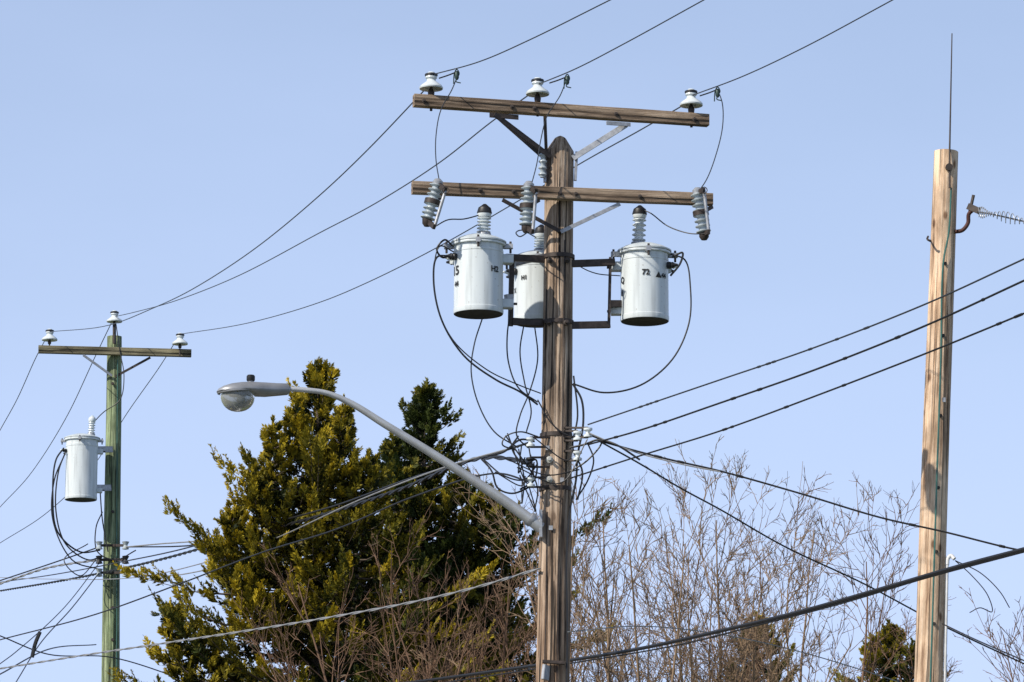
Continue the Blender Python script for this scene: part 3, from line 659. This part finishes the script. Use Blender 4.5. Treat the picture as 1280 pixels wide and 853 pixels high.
def conifer(top, R_slope, Rmax, gold_amt, seed, nb=330, zvis=5.6, lsize=0.075, spires=(), dens=1.0, nl=46, lobe=1.0):
    rg = random.Random(seed); root = empty("cedar_tree"); top = Vector(top)
    g = terrain(top.y); base = Vector((top.x, top.y, g - 0.1))
    H = top.z - g
    tube("trunk", [base, base.lerp(top, .5) + Vector((.05, 0, 0)), base.lerp(top, .9), top - Vector((0, 0, .1))], [0.24, 0.13, 0.035, 0.008], M_bark, root, 12)
    C, A, B, Ls, tip, gold = [], [], [], [], [], []
    BV, BF = [], []
    def lead(ax_top, ax_base, Hs, slope, rmax, nbr, golds):
        for j in range(8):
            C.append(ax_top + Vector((rg.gauss(0, .015), rg.gauss(0, .015), -0.07 * j))); A.append((Vector((rg.gauss(0, .25), rg.gauss(0, .25), 1))).normalized())
            B.append(A[-1].cross(Vector((rg.gauss(0, 1), rg.gauss(0, 1), .1))).normalized()); Ls.append(.10 + .015 * j); tip.append(1.0); gold.append(golds)
        for i in range(nbr):
            q = (i + rg.random()) / nbr
            dz = 0.12 + (Hs - .12) * (q ** 1.1)
            p0 = ax_top.lerp(ax_base, dz / Hs)
            az = i * 2.39996 + rg.uniform(-.4, .4)
            L = min(rmax, 0.03 + slope * dz ** 1.15)
            lob = noise.noise(Vector((math.cos(az) * 1.7, math.sin(az) * 1.7, dz * 2.0 + seed)))
            L *= (0.80 + 1.5 * lobe * lob) * rg.uniform(0.6, 1.25); L = max(L, 0.07)
            hd = Vector((math.cos(az), math.sin(az), 0)); ri = rg.uniform(0.25, 0.7)
            rise0 = -0.25 if dz > .8 else 0.1
            gl = golds + 0.85 * noise.noise(Vector((p0.x + hd.x * L, p0.y + hd.y * L, p0.z)) * 1.3 + Vector((seed, 3, 1))) + rg.uniform(-.2, .2)
            pts = [p0 + hd * (L * s) + Vector((0, 0, L * (rise0 * s + ri * s * s))) for s in (0, .33, .66, 1.0)]
            tube_geo(pts, [0.012 + 0.012 * L, 0.009 + 0.006 * L, 0.007, 0.003], 4, BV, BF)
            ns_ = int((4 + 10 * L) * dens)
            for j in range(ns_):
                s = 0.15 + 0.88 * ((j + rg.random()) / ns_) ** 0.75
                k = min(int(s * 3), 2); f = min(s * 3 - k, 1.1); p = pts[k].lerp(pts[k + 1], f)
                jt = min(1, .3 + L) * (1.0 - .75 * s)
                p = p + Vector((rg.gauss(0, .12), rg.gauss(0, .12), rg.gauss(0, .07))) * jt
                tang = (pts[k + 1] - pts[k]).normalized()
                sidev = hd.cross(Vector((0, 0, 1))) * rg.uniform(-1, 1) * (1.2 - .8 * s)
                a_ = (tang * 0.7 + sidev * 0.7 + Vector((0, 0, rg.uniform(0.1, 1.1)))).normalized()
                b_ = a_.cross(Vector((rg.gauss(0, 1), rg.gauss(0, 1), rg.gauss(0, 1)))).normalized()
                C.append(p); A.append(a_); B.append(b_); Ls.append(rg.uniform(.16, .36) * (0.45 + 0.5 * min(1, L)))
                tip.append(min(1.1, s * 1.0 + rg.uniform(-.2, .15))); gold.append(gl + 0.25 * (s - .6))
    nv = int(nb * 0.8); Hv = min(zvis, H - 1)
    frac_pt = top.lerp(base, Hv / H)
    lead(top, frac_pt, Hv, R_slope, Rmax, nv, gold_amt)
    n2 = nb - nv; Hs = H - Hv - 0.8
    for i in range(n2):
        q = (i + rg.random()) / n2; p0 = frac_pt + Vector((0, 0, -Hs * q)); az = i * 2.4
        L = Rmax * rg.uniform(.7, 1.05); hd = Vector((math.cos(az), math.sin(az), 0))
        pts = [p0 + hd * (L * s) + Vector((0, 0, L * (-.15 * s + .25 * s * s))) for s in (0, .33, .66, 1)]
        tube_geo(pts, [.04, .025, .012, .004], 4, BV, BF)
        for j in range(int(16 * dens)):
            s = rg.uniform(.3, 1); k = min(int(s * 3), 2); p = pts[k].lerp(pts[k + 1], s * 3 - k) + Vector((rg.gauss(0, .16), rg.gauss(0, .16), rg.gauss(0, .14)))
            a_ = (hd + Vector((rg.gauss(0, .5), rg.gauss(0, .5), rg.uniform(0, .6)))).normalized()
            b_ = a_.cross(Vector((rg.gauss(0, 1), rg.gauss(0, 1), rg.gauss(0, 1)))).normalized()
            C.append(p); A.append(a_); B.append(b_); Ls.append(rg.uniform(.25, .45)); tip.append(s); gold.append(gold_amt)
    for (sx, sh, sl, rm, nn, gg) in spires:
        st_ = Vector(sx); lead(st_, Vector((st_.x * .7 + top.x * .3, st_.y, st_.z - sh)), sh, sl, rm, nn, gg)
    obj("branches", BV, BF, M_bark, root)
    ar = lambda L_: np.array([tuple(x) for x in L_])
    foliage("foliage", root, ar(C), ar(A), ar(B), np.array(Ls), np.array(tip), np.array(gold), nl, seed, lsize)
    return root

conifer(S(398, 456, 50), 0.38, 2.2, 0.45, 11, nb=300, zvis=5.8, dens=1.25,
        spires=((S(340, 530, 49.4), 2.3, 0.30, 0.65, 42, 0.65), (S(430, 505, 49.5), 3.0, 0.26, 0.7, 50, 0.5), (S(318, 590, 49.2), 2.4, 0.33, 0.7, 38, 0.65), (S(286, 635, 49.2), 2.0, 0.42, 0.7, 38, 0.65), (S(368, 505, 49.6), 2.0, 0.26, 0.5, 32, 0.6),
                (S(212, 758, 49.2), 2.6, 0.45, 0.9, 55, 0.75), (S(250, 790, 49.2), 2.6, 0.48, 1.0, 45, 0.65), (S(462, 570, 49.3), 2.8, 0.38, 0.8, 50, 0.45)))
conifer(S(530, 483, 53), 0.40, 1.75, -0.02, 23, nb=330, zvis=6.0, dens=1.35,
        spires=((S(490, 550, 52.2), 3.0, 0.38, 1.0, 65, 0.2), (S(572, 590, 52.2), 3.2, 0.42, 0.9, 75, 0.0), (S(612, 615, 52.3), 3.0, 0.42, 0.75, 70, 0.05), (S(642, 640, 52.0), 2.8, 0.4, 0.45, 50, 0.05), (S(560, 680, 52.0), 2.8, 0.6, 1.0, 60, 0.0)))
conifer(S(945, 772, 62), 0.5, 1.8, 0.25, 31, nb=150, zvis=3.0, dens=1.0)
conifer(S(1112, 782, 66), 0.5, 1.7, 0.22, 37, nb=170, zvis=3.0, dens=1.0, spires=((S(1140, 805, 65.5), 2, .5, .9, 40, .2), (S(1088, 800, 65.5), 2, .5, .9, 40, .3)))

# ------------------------------------------------------------------ bare trees
def bare_tree(name, base_uy, top_v, nst, spread, mat, seed, rad=0.05, dens=1.0, tw=0.0055):
    rg = random.Random(seed); u, y = base_uy
    gx = S(u, 853, y).x; g = terrain(y); top_z = S(u, top_v, y).z; H = top_z - g
    root = empty(name); V, Fc = [], []
    def rv(s): return Vector((rg.gauss(0, s), rg.gauss(0, s), rg.gauss(0, s)))
    def grow(p, d, L, r, lvl):
        ns_ = (14, 8, 5, 4)[lvl]; pts = [p.copy()]; rad_ = [r]; q = p.copy(); d = d.copy()
        for i in range(ns_):
            d = (d + rv((.06, .09, .13, .15)[lvl]) + Vector((0, 0, .05 if lvl else .02))).normalized()
            q = q + d * (L / ns_); pts.append(q.copy()); rad_.append(max(tw * .5, r * (1 - (i + 1) / ns_ * .86)))
        tube_geo(pts, rad_, (8, 6, 4, 3)[lvl], V, Fc, cap=lvl < 2)
        if lvl == 3: return
        nc = int((14, 8, 4)[lvl] * dens * rg.uniform(.8, 1.2))
        for c in range(nc):
            s = rg.uniform((.38, .2, .2)[lvl], .99); k = min(int(s * ns_), ns_ - 1); pp = pts[k].lerp(pts[k + 1], s * ns_ - k)
            td = (pts[k + 1] - pts[k]).normalized(); o_ = td.cross(rv(1)).normalized(); an = math.radians(rg.uniform(22, 50))
            nd = td * math.cos(an) + o_ * math.sin(an)
            l2 = L * (1 - s * .55) * rg.uniform(.22, .42) if lvl == 0 else L * (1 - s * .5) * rg.uniform(.3, .6)
            grow(pp, nd, l2, max(tw, rad_[k] * .5), lvl + 1)
    for i in range(nst):
        a = rg.uniform(0, 2 * pi); tilt = math.radians(rg.uniform(1, spread))
        d = Vector((math.cos(a) * math.sin(tilt), math.sin(a) * math.sin(tilt) * .7, math.cos(tilt)))
        b0 = Vector((gx + rg.uniform(-.3, .3), y + rg.uniform(-.3, .3), g - .1))
        grow(b0, d, H * rg.uniform(.75, 1.0) / math.cos(tilt), rad * rg.uniform(.7, 1.1), 0)
    obj("limbs_and_twigs", V, Fc, mat, root); return root
bare_tree("bare_tree", (825, 45), 568, 9, 10, M_twigp, 41, rad=.052, dens=1.0)
bare_tree("bare_tree", (915, 47), 592, 9, 11, M_twigp, 42, rad=.052, dens=1.0)
bare_tree("bare_tree", (765, 44), 600, 7, 9, M_twigp, 43, dens=.9)
bare_tree("bare_tree", (980, 50), 670, 7, 11, M_twigb, 44, dens=.9)
bare_tree("bare_tree", (560, 45.5), 660, 8, 12, M_twigb, 45, dens=.85)
bare_tree("bare_tree", (635, 45), 665, 6, 6, M_twigb, 46, dens=.85)
bare_tree("bare_tree", (455, 46), 710, 5, 12, M_twigb, 47, dens=.85)
bare_tree("bare_tree", (1325, 42), 665, 5, 7, M_twigb, 48, dens=.65)
bare_tree("bare_tree", (860, 55), 670, 9, 12, M_twigb, 49, dens=1.0)

# ------------------------------------------------------------------ ground, road, pavement
def strip(name, path, w0, w1, dz, mat, step=1.5, thick=0):
    V, Fc = [], []; pts = []
    for a, b2 in zip(path[:-1], path[1:]):
        a = Vector(a); b2 = Vector(b2); k = max(2, int((b2 - a).length / step))
        pts += [a.lerp(b2, i / k) for i in range(k)]
    pts.append(Vector(path[-1]))
    for i, p in enumerate(pts):
        t = (pts[min(i + 1, len(pts) - 1)] - pts[max(i - 1, 0)]).normalized(); nn = Vector((t.y, -t.x))
        for w in (w0, w1): q = p + nn * w; V.append(Vector((q.x, q.y, terrain(q.y) + dz)))
        if thick:
            for w in (w1, w0): q = p + nn * w; V.append(Vector((q.x, q.y, terrain(q.y) + dz - thick)))
    n = 4 if thick else 2
    for i in range(len(pts) - 1):
        for k in range(n if thick else 1):
            a = i * n + k; b2 = i * n + (k + 1) % n; Fc.append((a, b2, b2 + n, a + n))
    return obj(name, V, Fc, mat, smooth=False)
M_grass = plain("grass_mat", (0.07, 0.09, 0.035), .95, 0, .4, .6, .3)
M_asph = plain("asphalt_mat", (0.05, 0.05, 0.052), .9, 0, .25, 3, .3)
M_conc = plain("concrete_mat", (0.36, 0.35, 0.33), .85, 0, .15, 1.5, .2)
M_paint = plain("road_paint", (0.75, 0.6, 0.12), .7)
ys = [-600, -200, -60, -20, 0, 20, 30] + list(range(40, 81, 1)) + [90, 120, 200, 500, 2500]; xs = [-2500, -600, -150, -60, -30, -10, 0, 10, 30, 60, 150, 600, 2500]
V = [Vector((x, y, terrain(y))) for y in ys for x in xs]; nx = len(xs)
Fc = [(j * nx + i, j * nx + i + 1, (j + 1) * nx + i + 1, (j + 1) * nx + i) for j in range(len(ys) - 1) for i in range(nx - 1)]
obj("ground", V, Fc, M_grass)
# path listed from near to far so the carriageway falls on the lamp (left) side of the pole line
path = [(60, -80), (27, -18), (13.5, 9), (0.45, 36.0), (-7.7, 69), (-25, 140)]
strip("road", path, -10.2, -1.8, 0.03, M_asph)
strip("kerb", path, -1.8, -1.62, 0.15, M_conc, thick=.2)
strip("kerb", path, -10.38, -10.2, 0.15, M_conc, thick=.2)
strip("sidewalk", path, -1.62, -0.3, 0.146, M_conc, thick=.2)
strip("road_centre_line", path, -5.92, -5.8, 0.034, M_paint)
strip("road_centre_line", path, -6.2, -6.08, 0.034, M_paint)

# ------------------------------------------------------------------ light
sun_dir = Vector((-0.78, -0.62, 0.0)).normalized(); EL = math.radians(38)
sv = Vector((sun_dir.x * math.cos(EL), sun_dir.y * math.cos(EL), math.sin(EL)))
sl = bpy.data.lights.new("sun", 'SUN'); sl.energy = 5.0; sl.angle = math.radians(0.5); sl.color = (1.0, 0.93, 0.82)
so = bpy.data.objects.new("sun", sl); col.objects.link(so); so.rotation_euler = sv.to_track_quat('Z', 'Y').to_euler(); so.location = (0, 0, 30)
w = bpy.data.worlds.new("World"); scene.world = w; w.use_nodes = True; nt = w.node_tree
N = nt.nodes.new; L = nt.links.new
sky = N("ShaderNodeTexSky"); sky.sky_type = 'NISHITA'; sky.sun_disc = False
sky.sun_elevation = EL; sky.sun_rotation = math.atan2(sv.x, sv.y); sky.air_density = 1.0; sky.dust_density = 0.6; sky.ozone_density = 2.0
# thin high haze, thickest toward the horizon, slightly patchy
tc = N("ShaderNodeTexCoord"); sp = N("ShaderNodeSeparateXYZ"); L(tc.outputs["Generated"], sp.inputs[0])
mr = N("ShaderNodeMapRange"); mr.inputs[1].default_value = 0.08; mr.inputs[2].default_value = 0.55; mr.inputs[3].default_value = 0.95; mr.inputs[4].default_value = 0.0
L(sp.outputs[2], mr.inputs[0])
mp = N("ShaderNodeMapping"); mp.inputs["Scale"].default_value = (3, 3, 9); L(tc.outputs["Generated"], mp.inputs[0])
nz = N("ShaderNodeTexNoise"); nz.inputs["Scale"].default_value = 2.0; nz.inputs["Detail"].default_value = 5; nz.inputs["Roughness"].default_value = .45; L(mp.outputs[0], nz.inputs["Vector"])
ma = N("ShaderNodeMath"); ma.operation = 'MULTIPLY_ADD'; ma.inputs[1].default_value = 0.24; ma.inputs[2].default_value = -0.12; L(nz.outputs["Fac"], ma.inputs[0])
ad = N("ShaderNodeMath"); ad.use_clamp = True; L(ma.outputs[0], ad.inputs[0]); L(mr.outputs[0], ad.inputs[1])
mx = N("ShaderNodeMix"); mx.data_type = 'RGBA'; mx.inputs[7].default_value = (5.6, 6.9, 10.0, 1)
L(ad.outputs[0], mx.inputs[0]); L(sky.outputs[0], mx.inputs[6])
bg = nt.nodes["Background"]; bg.inputs[1].default_value = 0.11
L(mx.outputs[2], bg.inputs[0])
scene.view_settings.view_transform = 'Standard'; scene.view_settings.look = 'None'; scene.view_settings.exposure = 0
